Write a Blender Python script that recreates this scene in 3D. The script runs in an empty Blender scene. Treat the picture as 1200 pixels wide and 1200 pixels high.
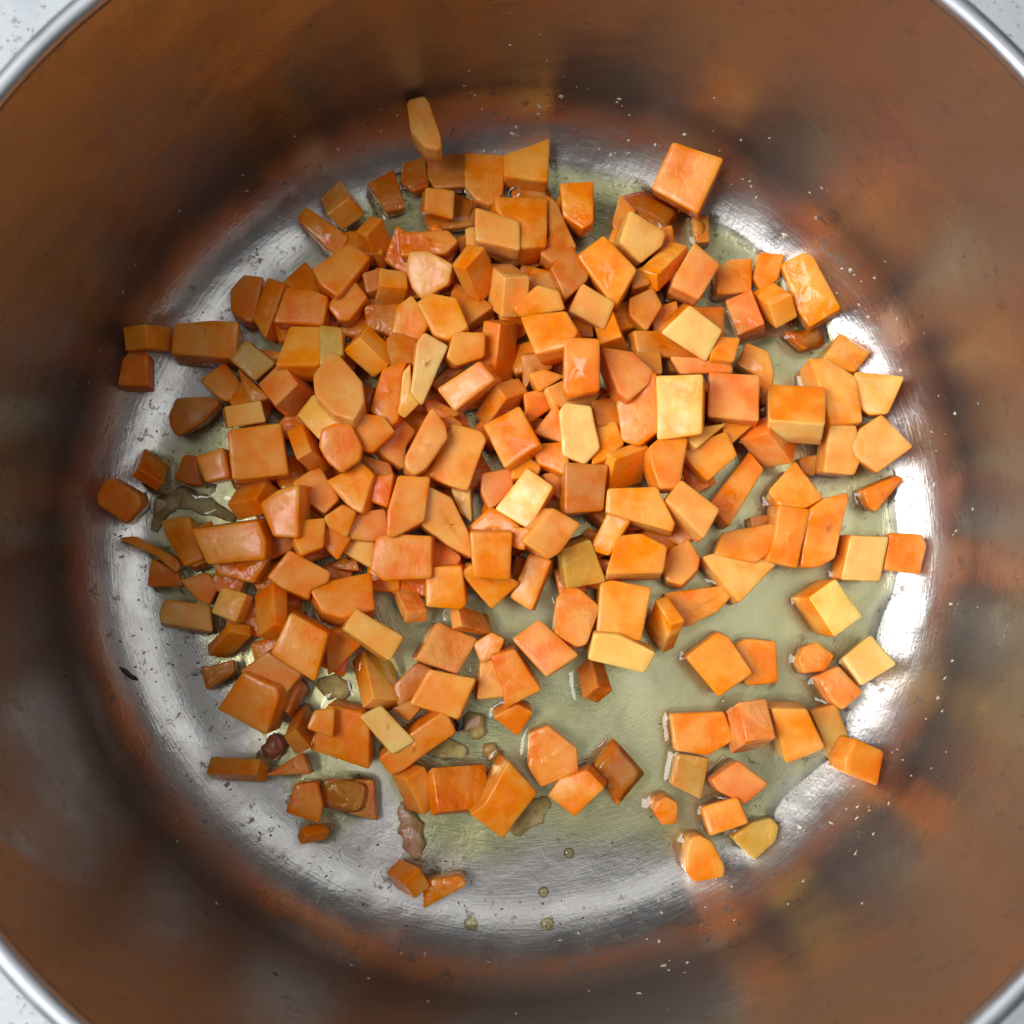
import bpy, bmesh, math, random
import numpy as np
from mathutils import Vector, Matrix

random.seed(7)
rng = np.random.default_rng(11)
scn = bpy.context.scene
COL = scn.collection
CM = 0.01

# ------------------------------------------------------------------ camera
F_PX = 1203.0                 # focal length in pixels of the 1200 px photograph
CAM_H = 0.27                  # height of the lens over the pot's floor
cam_d = bpy.data.cameras.new('camera')
cam = bpy.data.objects.new('camera', cam_d); COL.objects.link(cam)
cam_d.sensor_width = 36.0
cam_d.lens = 36.0 * F_PX / 1200.0
cam_d.clip_start = 0.01; cam_d.clip_end = 50
cam.rotation_euler = (math.radians(6.27), math.radians(-1.68), 0)
ROT = cam.rotation_euler.to_matrix()

def ray(px, py):
    return ROT @ Vector(((px - 600) / F_PX, -(py - 600) / F_PX, -1.0))

cam.location = (-0.00916, -0.02534, CAM_H)
CAMLOC = Vector(cam.location)
cam_d.dof.use_dof = True
cam_d.dof.focus_distance = CAM_H - 0.012
cam_d.dof.aperture_fstop = 17.0
scn.camera = cam

def at(px, py, z):            # point of a horizontal plane seen at a pixel
    d = ray(px, py); t = (z - CAMLOC.z) / d.z
    return CAMLOC + d * t

NADIR = (600 + F_PX * math.tan(math.radians(-1.68)), 600 + F_PX * math.tan(math.radians(6.27)))

# ------------------------------------------------------------------ light
world = bpy.data.worlds.new('World'); scn.world = world
world.use_nodes = True
bg = world.node_tree.nodes['Background']
bg.inputs[0].default_value = (0.86, 0.93, 1.0, 1); bg.inputs[1].default_value = 0.06

def area(name, loc, target, sx, sy, power, color):
    l = bpy.data.lights.new(name, 'AREA'); l.shape = 'RECTANGLE'
    l.size = sx; l.size_y = sy; l.energy = power; l.color = color
    o = bpy.data.objects.new(name, l); COL.objects.link(o)
    o.location = loc
    o.rotation_euler = (Vector(target) - Vector(loc)).to_track_quat('-Z', 'Y').to_euler()
    return o
area('window_light', (-0.96, -0.02, 1.20), (0, 0, 0.03), 0.85, 1.15, 36, (0.97, 0.985, 1.0))
area('ceiling_light', (0.62, 0.25, 1.65), (0, 0, 0), 1.3, 1.3, 5.6, (0.96, 0.98, 1.0))

vs = scn.view_settings
scn.display_settings.display_device = 'sRGB'
vs.view_transform = 'Standard'; vs.look = 'None'; vs.gamma = 1; vs.exposure = 0
vs.use_curve_mapping = False
scn.cycles.use_denoising = True
scn.cycles.max_bounces = 9
scn.cycles.glossy_bounces = 5
scn.cycles.transparent_max_bounces = 12
# ------------------------------------------------------------------ carrots
# crop origin, four units to a photograph pixel; outline of the upper face; order in the heap;
# colour; label; (optional) lean: where the underside shows, in the same units
ORG = dict(A=(100,100), B=(350,100), C=(600,100), D=(800,250), E=(100,350), F=(350,350), G=(600,350),
           H=(800,480), I=(100,580), J=(350,580), K=(600,580), L=(780,720), M=(220,780), N=(450,800))
DICE = [
# upper edge
('B','510,100 525,82 590,65 612,95 665,250 670,300 650,315 590,300 525,225',0,'p','ochre carrot sliver lying alone against the upper pot wall'),
('B','325,465 450,400 500,580 410,600',0,'bw','brown carrot slice sunk in oil, leftmost at the heap\'s upper rim'),
('B','490,370 590,345 612,480 540,505 480,460',0,'bw','small dark carrot piece sunk in oil between two brown slices near the upper rim'),
('B','605,350 790,325 790,480 640,490 605,440',0,'bw','dull brown carrot block just below the lone ochre sliver'),
('B','780,330 965,340 955,520 900,575 830,550 780,480',0,'ow','glistening carrot block with white glints at the upper rim, left of the sharp-cornered one'),
('B','960,340 1175,265 1165,465 965,440',1,'o','carrot block with a sharp raised corner standing at the top centre of the heap'),
('B','600,490 735,505 725,640 590,600',1,'o','small neat square carrot cube perched on a sunken brown one near the top'),
('B','585,560 740,520 835,560 820,665 610,690',0,'bw','sunken brown carrot piece under the small neat square cube'),
('B','1000,500 1160,470 1200,560 1000,540',0,'bw','reddish carrot piece in the oil under the sharp-cornered block'),
('B','100,560 200,460 245,470 310,620 220,690 150,640',1,'o','squarish carrot cube at the upper left, touching the end of a slim bar'),
('B','0,640 40,580 240,720 190,810 140,780',1,'o','slim carrot bar slanting at the heap\'s upper left corner'),
('B','265,690 350,580 400,640 455,820 440,850 390,860 330,800',1,'o','tall tapering carrot block right of the squarish cube at upper left'),
('B','70,870 130,830 240,750 340,820 190,1000 110,950',1,'d','deep orange carrot block below the slim bar at upper left'),
('B','135,1040 180,990 260,920 325,1000 240,1110 190,1110',0,'d','rounded carrot cube with a dark oil gap below it, upper left of the heap'),
('B','470,700 700,690 745,740 690,800 480,810',0,'dw','long dark carrot bar half sunk in oil below the small neat square cube'),
('B','500,860 520,780 600,775 720,840 700,930 580,1005 530,950',2,'p/o','carrot chunk with a pale greyish left face under the sunken dark bar','30,-5'),
('B','780,680 830,670 835,750 790,790',1,'p','narrow tan carrot end beside the two-tone pale block near the top'),
('B','920,540 1165,550 1160,770 1040,780 1000,700 930,600',1,'o','broad orange carrot block tucked behind a pale block, top centre'),
('B','830,585 1035,650 1035,785 830,740',2,'p','pale cream-orange carrot block lying in front of a broad orange one, top centre'),
('C','160,530 205,560 300,770 190,845 130,800 170,720',0,'b','long brown carrot slab running down right of the broad orange block'),
('B','715,850 830,750 870,785 930,900 875,1020 800,985',3,'d','vivid orange lozenge of carrot on top, below the pale cream-orange block'),
('B','890,820 910,785 1000,785 1080,910 1050,1000 950,1070 890,1030 920,930',2,'p','light peach carrot chunk touching the right side of the vivid orange lozenge'),
('B','320,960 380,870 490,850 515,960 490,1015 330,1015',1,'o','dull orange carrot cube with a yellowish lower edge, left of the grey-faced chunk'),
('B','300,890 400,860 400,960 320,980',0,'b','shaded brown carrot piece left under the dull cube with a yellowish edge'),
('F','320,45 480,40 450,180 335,130',0,'bw','dark brown carrot piece beside a bright curl of oil, upper left centre'),
('F','560,30 625,-10 735,10 790,140 700,195 640,180',2,'o','plump orange carrot block left below the vivid lozenge'),
('F','470,50 530,5 610,110 560,195 450,165',1,'o','carrot cube partly hidden left of the plump orange block'),
('B','740,940 900,1040 790,1120 720,1000',1,'b','reddish brown carrot face showing under the vivid orange lozenge'),
('B','1080,900 1215,880 1225,965 1090,985',1,'b','dull narrow carrot piece behind the ridge of a grained block, upper centre'),
('B','1010,1050 1120,950 1215,975 1240,1060 1040,1090',2,'o','carrot block with upright grain streaks in the upper centre of the heap'),
('C','30,790 120,765 180,830 70,880',0,'b','small dark brown carrot scrap below the pale cream-orange block'),
('C','190,870 280,780 350,890 340,920 250,1000 225,940',1,'b','reddish brown carrot piece left of the big bright cuboid'),
# upper right
('C','225,460 380,450 380,640 330,670 240,610',1,'dw','upright carrot block with a brown lower face standing alone in oil, top centre right','10,40'),
('C','755,268 988,345 870,600 655,480',2,'o','largest carrot cube at the upper right, resting on the oil\'s shore','25,15'),
('C','520,520 620,500 790,590 720,690 560,610',0,'bw','brown carrot slab sunk in oil under the largest upper right cube'),
('C','505,520 580,600 490,705 465,660',0,'ow','thin carrot strip at the left edge of the sunken slab, upper right'),
('C','550,600 718,700 700,765 600,845 503,750',1,'p','amber carrot block with a pale top, below the sunken slab at upper right'),
('C','600,860 760,680 835,740 820,790 690,960 640,930',1,'ow','wet carrot block with a chain of white glints, upper right'),
('C','760,900 850,750 970,850 870,1015 745,950',0,'s','matt pinkish carrot cube right of the block with a chain of glints'),
('C','840,620 920,615 925,740 860,740',0,'bw','dim brown carrot cube under oil, below the largest upper right cube'),
('C','310,800 430,705 585,862 490,1032 455,1010',3,'o','big bright carrot cuboid slanting on top, upper centre right','0,12'),
('C','265,1065 330,940 480,1030 430,1155',3,'p','light apricot carrot slab just below the big bright cuboid'),
('C','560,1010 650,970 690,1040 625,1140 560,1080',0,'b','shadowed brown carrot cube right of the light apricot slab'),
('C','560,880 610,860 645,940 560,965',0,'b','reddish carrot corner wedged right of the big bright cuboid'),
('D','150,270 210,230 315,225 310,380 150,390',0,'ow','amber carrot cube half in oil, right of the matt pinkish cube'),
('D','320,310 360,190 470,200 440,320 360,370',1,'o','small upright carrot block with a bright oil curl at its foot, upper right'),
('D','465,240 570,185 615,210 740,445 595,528 540,455',1,'ow','long wet carrot bar with a white gleam at the upper right edge','10,10'),
('D','360,370 450,290 500,330 540,490 430,545 390,450',1,'o','carrot block leaning on the left of the long gleaming bar'),
('D','125,400 310,380 360,400 425,550 390,595 250,580',2,'sw','large wet pinkish carrot chunk with a pointed lower corner, upper right'),
('G','700,160 835,32 985,150 910,295',3,'y/o','cream-topped carrot cube tipped up left of the large wet pinkish chunk','-15,-35'),
('G','370,150 470,75 570,90 590,250 500,265 410,225',2,'o','dull carrot block under the light apricot slab'),
('G','45,95 245,72 300,165 255,230 110,265',2,'d','deep orange smooth carrot block below the grain-streaked one'),
('G','285,95 365,110 375,180 300,180',1,'b','small reddish carrot gap piece right of the deep orange smooth block'),
('G','585,165 745,170 860,285 600,265',1,'b','reddish carrot slab left of the cream-topped tipped cube'),
('G','585,262 685,260 695,350 645,355 595,290',1,'b','reddish carrot cube below the reddish slab, centre right'),
('G','760,285 1000,290 1015,350 800,355',1,'s','reddish wet carrot slab showing above two bright squares'),
('G','935,180 1065,190 1035,300 925,290',1,'d','shaded carrot piece under the right corner of the cream-topped cube'),
('D','240,720 290,620 390,660 415,760 400,880 360,910 345,780',1,'o','rounded carrot block behind the pink-orange square'),
('G','925,345 1160,358 1155,575 920,550',3,'s','smooth pink-orange square of carrot on top at centre right','0,22'),
('G','675,362 895,356 890,632 680,662',3,'p/o','large pale square of carrot left of the pink-orange one','32,8'),
('G','815,655 890,605 995,592 860,702',2,'p','peach carrot corner poking out below the large pale square'),
('G','415,240 560,258 660,350 640,405 545,482 495,445',3,'s','soft pink slanting carrot block left of the large pale square'),
('G','545,400 660,360 685,440 682,620 590,692 510,670 485,500',2,'o','upright carrot block wedged against the large pale square\'s left side'),
('G','245,180 410,190 410,430 262,462 240,420',3,'d','tall vivid orange carrot block standing at the centre of the heap','0,10'),
('G','85,358 150,338 242,370 130,438',2,'o','small carrot wedge left of the tall vivid block'),
('G','170,430 245,395 400,445 360,500 210,508',1,'p','pale carrot face peeping out under the tall vivid block'),
('G','62,455 150,438 172,520 80,582',1,'d','small shaded carrot cube below the small wedge, centre'),
('G','105,630 205,502 235,560 245,682',2,'s','salmon carrot triangle left of the pale-nosed block at the centre'),
('G','220,530 250,490 370,505 410,700 340,775 235,730',3,'y/p','carrot block with a pale lower nose at the centre of the heap','5,14'),
('G','95,690 240,680 262,780 240,825 120,775',2,'o','carrot block below the salmon triangle at the centre'),
('F','1000,800 1080,752 1132,792 1110,835 1000,845',2,'o','small round-edged carrot piece above the bright cream slab'),
('F','862,600 1030,510 1130,690 962,800',3,'o','broad flat carrot square on top at the heart of the heap'),
('F','745,548 800,500 920,420 1020,380 1070,440 1058,505 870,590',2,'o','carrot bar lying just above the broad flat square'),
('F','865,115 900,95 1030,100 1042,380 920,385 860,300',2,'d','tall smooth carrot block with a glint above it, upper centre'),
('F','1050,280 1160,270 1180,335 1090,365 1060,440',1,'b','reddish textured carrot piece right of the tall smooth block'),
('F','700,280 735,168 870,170 868,278 745,318',2,'o','small brick of carrot left of the tall smooth block'),
('F','650,430 845,300 920,385 730,535',3,'s','flat salmon carrot slab slanting across the upper centre'),
('F','555,205 588,160 700,222 580,497 525,440',3,'y/p','long pale yellow carrot stick standing at left of the salmon slab','-14,4'),
('F','470,540 490,360 525,320 530,455 570,490 500,562',2,'p','peach carrot face on the left flank of the pale yellow stick'),
('F','218,250 285,122 330,130 420,240 415,310 330,395',2,'o','carrot cube with a pointed top, left of the pale yellow stick'),
('F','75,370 155,260 190,270 305,400 315,490 265,580 170,550 85,460',3,'p','large pale many-sided carrot chunk on the left of the heap'),
('F','5,550 75,460 250,575 180,600 100,660',2,'p','pale carrot face jutting out under the large many-sided chunk'),
('E','900,320 965,140 1110,140 1140,250 1100,320 1030,322',1,'o','orange carrot block left of the pointed-top cube'),
('F','110,140 200,150 205,260 110,310',1,'t','yellow-brown carrot face above the large many-sided chunk'),
('F','420,200 450,170 545,200 530,300 430,330',1,'b','shaded red-brown carrot piece right of the pointed-top cube'),
('F','350,520 370,440 400,350 500,320 480,370 465,560 430,585',1,'d','shadowed carrot block between the pointed-top cube and the pale stick'),
('F','110,620 180,590 250,600 300,700 290,760 200,820 140,770 100,700',3,'d','smooth rounded deep orange carrot nugget below the pale many-sided chunk'),
('F','250,605 300,550 400,560 450,630 350,720 300,710',2,'o','carrot cube right of the smooth rounded nugget'),
('F','385,710 490,585 545,635 505,700 495,790 420,740',1,'s','brownish salmon carrot piece left of the salmon shield-shaped one'),
('F','500,750 600,560 630,520 690,600 700,660 600,800 550,830 505,800',3,'s','salmon shield-shaped carrot chunk at the centre left'),
('F','610,830 720,590 850,625 875,660 790,895 720,875',2,'o/d','orange carrot block right of the shield-shaped chunk','10,10'),
('F','595,490 640,478 745,540 700,565 620,545',1,'s','dim carrot scrap below the flat salmon slab'),
('F','630,400 720,310 770,340 660,430',1,'b','red-brown carrot gap piece left of the flat salmon slab'),
('F','590,700 700,560 760,600 640,740',1,'o','carrot piece mostly hidden between the shield-shaped chunk and its right neighbour'),
('E','935,600 1020,590 1060,620 1110,750 1045,800 1000,760 950,650',2,'o','carrot cube right of the big bright left-hand square'),
('E','980,870 1100,790 1190,940 1125,1005 1060,960',2,'s','grainy carrot wedge below the cube beside the big left-hand square'),
('F','140,860 300,780 350,830 300,1000 250,985',2,'o','downward pointing carrot block below the smooth rounded nugget'),
('F','330,850 440,830 415,970 325,940',1,'d','shaded carrot block left of the orange four-square cube, centre left'),
('F','300,740 420,780 440,835 350,840',0,'b','dark carrot scrap under the brownish salmon piece'),
('F','415,1000 465,830 615,835 590,1040 450,1115 412,1110',3,'o','orange four-square carrot cube in the centre left','-3,18'),
('F','575,1055 620,895 720,945 800,1110 815,1215 700,1150',2,'p','long pale carrot wedge right of the four-square cube'),
('F','720,900 800,895 805,1040 760,1000',1,'y','thin cream carrot splinter left of the bright cream slab'),
('F','920,985 1070,795 1192,880 1080,1080',3,'y/o','bright cream carrot slab in the very middle of the heap','32,12'),
('F','870,830 990,810 1000,900 900,980 865,900',1,'s','salmon carrot block behind the left corner of the bright cream slab'),
('G','150,830 220,822 228,935 185,905',1,'s','salmon carrot edge right of the bright cream slab'),
('J','805,155 900,68 1020,150 1010,205 810,190',1,'d','deep orange carrot top above the grained upright slab'),
('J','805,180 1000,180 990,400 822,392',3,'o','grained upright carrot slab standing below the bright cream slab'),
('J','768,370 820,332 990,390 1030,415 905,530',2,'o','carrot block pointing downward under the grained upright slab'),
('K','55,220 190,65 320,142 225,272 170,305',3,'s','grainy carrot block right below the bright cream slab'),
('J','1000,470 1080,290 1170,320 1090,525',1,'o','slim carrot bar below the grainy block, centre'),
('G','0,1080 85,1085 50,1175 -10,1155',1,'d','deep orange carrot corner left of the grainy block'),
('K','240,270 360,230 425,400 262,432',1,'tw','tan oily carrot slab lying in oil at the centre'),
('K','220,490 270,450 310,455 395,530 340,680 300,690 210,640',1,'sw','rounded carrot cube with a rosy top below the tan oily slab'),
('K','20,680 130,600 290,745 160,835',1,'s/p','carrot cube with a pale lower right face, lower centre','15,18'),
('K','370,250 450,90 540,130 450,275',1,'o','carrot bar slanting between the reddish square and the big banded cube'),
('G','250,780 440,790 420,990 250,1005',2,'b','reddish brown carrot square framed by dark gaps, right of centre'),
('G','440,735 500,695 640,705 690,880 460,905 478,800',2,'o','bright orange carrot block at the right of the reddish brown square'),
('G','640,705 690,662 812,665 775,885 690,885 655,800',2,'o','bright orange carrot block below the large pale square'),
('G','440,1000 450,890 680,882 760,1050 750,1090 540,1030',3,'o/p','glowing orange carrot block with a pale lower face, right of centre','5,18'),
('G','720,950 790,860 960,990 890,1120',2,'p','light apricot carrot block pointing lower right, right of centre'),
('G','715,1115 770,1060 855,1100 790,1160',1,'s','small carrot scrap under the light apricot block'),
('G','380,490 480,470 495,600 400,590',1,'b','red-brown carrot gap piece right of the pale-nosed block'),
('G','400,600 480,590 512,680 440,745 380,770',1,'o','carrot piece below the red-brown gap piece, right of centre'),
('K','445,362 495,190 610,180 725,240 708,358',3,'o/p','big carrot cube with a lighter band and front, lower right of centre','-5,52'),
('K','705,330 740,260 820,215 870,300 860,350 790,420 720,400',2,'s','ragged-edged carrot chunk right of the big banded cube'),
('K','400,640 420,420 470,405 650,440 600,682 500,655',2,'o','upright carrot block with a light stripe below the big banded cube','-4,6'),
('K','360,770 390,655 500,660 660,740 610,830',2,'y','tan-yellow carrot slab at the foot of the striped upright block'),
('K','600,700 650,520 720,500 760,600 755,800 690,810 655,740',1,'ow','wet glossy carrot block right of the striped upright block'),
('K','740,470 1020,435 1030,450 950,540 830,600 770,580',0,'ow','long carrot wedge lying in the oil right of the glossy block'),
('K','310,800 360,770 440,800 440,900 370,970 330,930',0,'bw','brown carrot piece sunk in oil below the tan-yellow slab'),
# right side
('H','150,680 185,580 410,540 428,560 400,670 330,712',2,'o','flat amber carrot face on the shield-shaped peach one, right side'),
('H','105,700 150,685 390,700 412,720 255,885',1,'p','peach carrot shield with its point toward the oil, right side'),
('H','440,460 580,480 520,740 388,702 420,620',2,'o','thin upright carrot slab left of the barrel-shaped piece'),
('H','570,480 640,430 745,400 752,430 690,700 620,740 530,740',1,'ow','barrel-shaped wet carrot piece with a white gleam, right side'),
('H','385,390 510,250 640,420 550,470 440,460',1,'ow','wet carrot cube with its corner up, above the thin upright slab'),
('G','930,960 1090,750 1150,820 1010,1050 960,1000',1,'dw','rounded brown-backed carrot piece leaning in oil, right of centre'),
('G','800,720 990,640 1035,740 915,845',1,'o','matt carrot cube at the oil\'s edge below the pink-orange square'),
('G','985,590 1110,600 1010,690',0,'d','dark carrot corner under the pink-orange square'),
('D','405,800 670,812 665,985 408,965',3,'o/y','big carrot block with a creamy yellow front face, centre right','-18,100'),
('D','285,1060 360,950 420,960 540,1120 520,1160 400,1140',2,'s','carrot base piece under the creamy-fronted block'),
('D','570,700 650,700 790,790 815,990 670,1002 640,900',1,'ow','wet carrot block right of the creamy-fronted block'),
('D','650,690 730,570 870,660 800,750 740,740',1,'ow','wet carrot cube with a curved white glint at the right edge'),
('D','805,745 1040,765 960,940 870,945 805,890',2,'p/b','speckled pale carrot cube with its shaded right side toned brown, right edge','18,10'),  # brown edges, plus the right side's shade put into the side colour
('D','790,1090 830,1010 930,945 1078,1092 910,1215 810,1145',2,'p/o','light orange carrot cube at the right edge below the speckled one','8,8'),
('H','650,300 680,80 800,85 822,240 790,312',1,'p','tall amber carrot block left of the light orange right-edge cube'),
('D','810,1000 870,985 885,1040 810,1085',0,'d','dark carrot corner between the speckled cube and the light orange one'),
('H','840,380 1000,310 1022,330 900,482 860,450',1,'o','small triangular carrot piece below the light orange right-edge cube'),
('H','768,595 945,602 905,806 725,800',1,'y/o','sharp cream-yellow carrot square beside a brownish block at the right'),
('H','935,750 960,580 1110,590 1132,640 1100,772',0,'ow','brownish carrot block farthest to the right'),
('H','572,885 695,795 820,970 690,1065',1,'y/o','cream-yellow carrot cube alone in the oil, lower right'),
('L','105,200 235,100 280,120 378,265 240,360',1,'o','bright orange carrot cube leaning over a smaller one in the right-hand oil'),
('L','320,160 380,130 495,140 502,300 380,312',0,'ow','carrot cube half under oil beside the bright orange leaning cube'),
('L','610,210 640,150 700,130 780,190 740,260 640,275',0,'ow','small rounded carrot nugget with a bright oil spot at its left, right side'),
('L','700,290 800,240 915,360 820,442 760,400',1,'sw','wet carrot cube left below the tan-yellow one at lower right'),
('L','810,205 945,95 1062,230 900,330',1,'y','tan-yellow carrot cube with a dark shadow on its upper right'),
('L','45,480 250,470 290,580 190,640 60,622',0,'ow','broad carrot piece with an oil glint on its left, lower right row'),
('L','270,440 300,400 475,420 460,560 410,640 310,652',1,'sw','ridged wet carrot cube in the lower right row'),
('L','480,440 640,440 722,620 545,690',1,'o/p','smooth carrot block between the ridged cube and a tan slab, lower right'),
('L','670,450 790,420 860,600 770,682',0,'t','tan carrot slab right of the smooth block, lower right'),
('L','830,680 880,580 1010,640 980,800 835,740',1,'o','carrot cube resting against the lower right wall bend'),
('L','20,790 50,650 200,670 160,862',0,'tw','translucent tan carrot square edged by a white oil curl, lower right'),
('L','205,770 330,680 470,790 360,880 240,822',0,'s','dull carrot lozenge right of the translucent tan square'),
('L','160,900 330,850 382,970 200,1032',1,'o','clean orange carrot cube above an olive-tan piece, lower right'),
('L','310,1040 400,970 490,950 525,990 510,1060 410,1145',0,'tw','olive-tan carrot piece with a rounded end, lower right'),
('L','92,1090 110,1040 150,1028 210,1060 268,1170 265,1220 130,1245 90,1200',0,'o','cone-shaped carrot tip lowest at the lower right'),
('L','-48,872 0,848 52,880 45,972 -20,980 -65,915',0,'ow','tiny carrot nub in oil left of the translucent tan square'),
('D','470,560 650,540 662,620 560,642',0,'bw','brown carrot piece under oil below the long gleaming bar'),
('H','320,510 410,498 422,545 330,562',0,'bw','reddish carrot tip just breaking the oil above the flat amber face'),
('H','540,230 640,210 612,312 560,300',0,'bw','murky brown carrot piece under oil left of the tall amber block'),
# lower centre
('N','690,380 700,250 770,220 880,310 885,400 740,460',0,'sw','wet carrot lump ringed by a bright oil crescent, lower centre'),
('N','780,520 830,450 940,415 1010,490 890,605',1,'o','orange carrot cube touching the crescent-ringed lump, lower centre'),
('N','1000,390 1085,290 1200,420 1095,545',0,'bw','brownish wet carrot lozenge alone in oil, lower centre right'),
('N','480,550 580,370 705,510 555,705 415,600',1,'o','large flat carrot lozenge at the lower centre'),
('N','235,430 255,400 490,390 480,560 400,590 250,582',0,'dw','glossy carrot block with a vertical glint left of the large flat lozenge'),
('N','50,440 150,390 185,400 232,530 190,590 95,612',1,'o','carrot block standing left of the glossy glinting block, bottom'),
('N','0,345 130,240 270,150 312,240 90,400 45,412',1,'o','long carrot bar slanting up right above the bottom block'),
('M','810,235 910,185 1070,350 965,412',3,'y','pale yellow carrot plank leaning at lower left centre'),
('J','240,790 300,735 415,760 485,960 435,1005 300,990',2,'o/p','carrot block above the pale yellow plank, dark on top'),
('J','225,630 280,540 490,665 430,772',2,'p','flat tan-orange carrot slab with a tiny dark dot, left of centre'),
('J','135,650 235,640 290,700 150,832',1,'o','carrot wedge left of the dotted tan-orange slab'),
('I','880,740 970,555 1140,650 1080,870',2,'o','big clean carrot square at the lower left of the heap'),
('J','70,430 330,380 345,530 210,565 130,540',1,'d','broad carrot block with oil below it, left of the wet pink-lit one'),
('J','380,480 420,400 605,395 595,535 520,545 500,592 440,560',1,'sw','wet pink-lit carrot block with two white glints, left of centre'),
('J','600,350 760,340 782,510 760,532 605,522',2,'o','neat upright carrot square right of the wet pink-lit block'),
('J','340,350 370,200 450,190 620,200 620,390 400,402',2,'d','broad deep orange carrot block above the wet pink-lit one'),
('J','620,230 645,205 755,290 730,342 620,342',1,'s','shaded salmon carrot piece above the neat upright square'),
('J','205,190 290,90 400,80 415,180 350,212',1,'s','carrot block left of the four-square cube\'s lower corner'),
('J','215,265 260,210 350,200 345,335',0,'p','dull pale carrot face left of the broad deep orange block'),
('J','95,205 140,120 240,200 185,297',1,'o','carrot cube at the oil gap, left centre'),
('J','130,110 210,55 265,90 225,195 150,150',1,'o','carrot piece above the cube at the left-centre oil gap'),
('J','165,330 260,300 275,352 190,345',0,'bw','dark carrot scrap in oil under the left-centre cube'),
('J','845,940 860,780 910,740 965,930',1,'p','pale left-hand neighbour of the vivid wet lower-centre cube'),
('J','900,760 1010,730 1130,910 970,992 955,900',2,'d','vivid wet carrot cube at lower centre'),
('J','825,700 900,650 955,680 930,742 860,778',1,'o','carrot cube corner above the vivid wet lower-centre cube'),
('J','725,590 760,530 910,530 915,642 870,652 740,622',0,'sw','shiny carrot block edged by oil glints below the downward pointing one'),
('J','575,760 660,610 822,680 740,822',1,'sw','rosy carrot square in oil, centre bottom of the heap'),
('J','540,970 620,830 812,870 740,1032',1,'o','carrot square with wet edges below the rosy one'),
('J','460,890 550,800 620,830 560,920 480,982',0,'b','brown carrot piece left of the wet-edged square'),
('J','450,1000 545,960 565,1000 520,1052',0,'b','dark brown carrot scrap under the wet-edged square'),
('N','525,160 620,105 690,140 625,237',1,'o','small carrot rhombus just below the vivid wet cube'),
('M','930,965 1020,905 1090,920 1105,1050 1080,1060 980,1010',0,'o','left one of two carrot ends lying alone at the bottom'),
('N','180,920 360,895 387,940 190,1050',0,'ow','right one of two carrot ends lying alone at the bottom'),
# left side
('I','990,210 1010,130 1120,120 1115,240 1020,272',1,'d','shaded carrot piece right of the block with a slanted left side'),
('E','830,965 905,910 1005,880 1000,1117 890,1112',2,'o','carrot block with a slanted left side below the big bright left-hand square'),
('E','665,630 690,612 915,585 952,822 690,850',3,'o','big bright carrot square on top at the left','4,12'),
('E','620,500 680,490 830,490 915,575 690,620 660,570',2,'p','light carrot face tucked above the big bright left-hand square'),
('E','655,840 840,850 930,900 840,1000 700,1050 668,960',1,'d','deep orange carrot block below the big bright left-hand square'),
('E','525,745 650,700 680,840 570,862',1,'d','carrot block peeping out left of the big bright square'),
('E','430,850 470,740 525,740 560,880 480,872',0,'b','brown carrot face left of the peeping block'),
('E','250,820 255,730 290,710 420,800 390,880 310,892 260,850',0,'d','browned carrot cube near the left wall, right of the lone round one'),
('E','65,930 100,860 130,845 260,920 272,970 200,1055 75,970',0,'d','lone rounded carrot cube farthest left against the wall'),
('E','402,560 440,475 600,470 640,500 560,590 440,650 410,610',0,'b','dark rounded carrot wedge on bare steel at the left'),
('E','545,390 660,310 710,360 762,450 740,490 640,482',0,'d','dark carrot wedge right above the rounded one on the left'),
('E','720,330 870,470 790,495 740,400',0,'b','narrow shaded carrot strip right of the dark left wedge'),
('E','190,140 210,100 385,60 422,160 310,242 225,215',1,'o','carrot block at the far left end of the long bar'),
('E','160,412 180,300 225,240 300,260 302,417',0,'d','dull carrot block under the far left end block'),
('E','415,270 430,130 600,115 725,120 717,292',0,'o','long carrot bar lying level at the upper left of the pot floor'),
('E','680,290 760,200 895,310 800,392',0,'t','dull tan carrot slab right of the long level bar'),
('E','790,390 920,310 1030,320 1077,430 970,540 900,500',1,'s','dull broad carrot chunk below the tan slab, left'),
('A','685,970 750,900 840,910 800,1110 770,1120 690,1070',0,'o','carrot cube left of a pointed sliver, upper left'),
('A','790,1100 860,910 940,940 900,1060 850,1192',1,'o','pointed carrot sliver leaning between two cubes, upper left'),
('A','890,1120 950,960 1070,970 1142,1000 1120,1132',0,'d','deep orange carrot block right of the pointed sliver'),
('I','360,125 490,100 560,300 470,335 400,220',1,'o','upright carrot slab left of the long faceted bar'),
('I','520,170 810,130 845,220 840,300 590,322',1,'o','long faceted carrot bar at the left of the heap'),
('I','620,330 700,310 842,305 780,402 650,372',0,'dw','glossy carrot lump under the long faceted bar'),
('I','840,200 985,205 960,260 850,302',0,'b','dark reddish carrot piece right of the long faceted bar'),
('I','880,390 970,280 1140,370 1130,410 1060,440 1050,480 940,432',1,'o','rough-grained carrot wedge right of the upright left block'),
('I','165,205 240,195 440,300 457,330 430,365 340,290',1,'d','thin curved carrot splinter lying at the far left'),
('I','300,430 320,300 440,360 470,432',0,'d','dark carrot cube under the thin curved splinter'),
('I','450,400 580,365 632,430 590,520 530,490',1,'d','carrot cube right of the dark one under the splinter'),
('I','595,550 650,430 765,465 710,595',2,'p','small pale orange carrot cube at the left of the heap'),
('I','355,560 380,490 430,495 590,520 602,640 360,600',0,'p/d','carrot block with a dark shadowed end lying on steel, lower left','0,8'),
('I','555,760 590,680 700,600 790,610 792,660 600,827',1,'o','long carrot stick slanting at lower left on a darker piece'),
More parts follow.
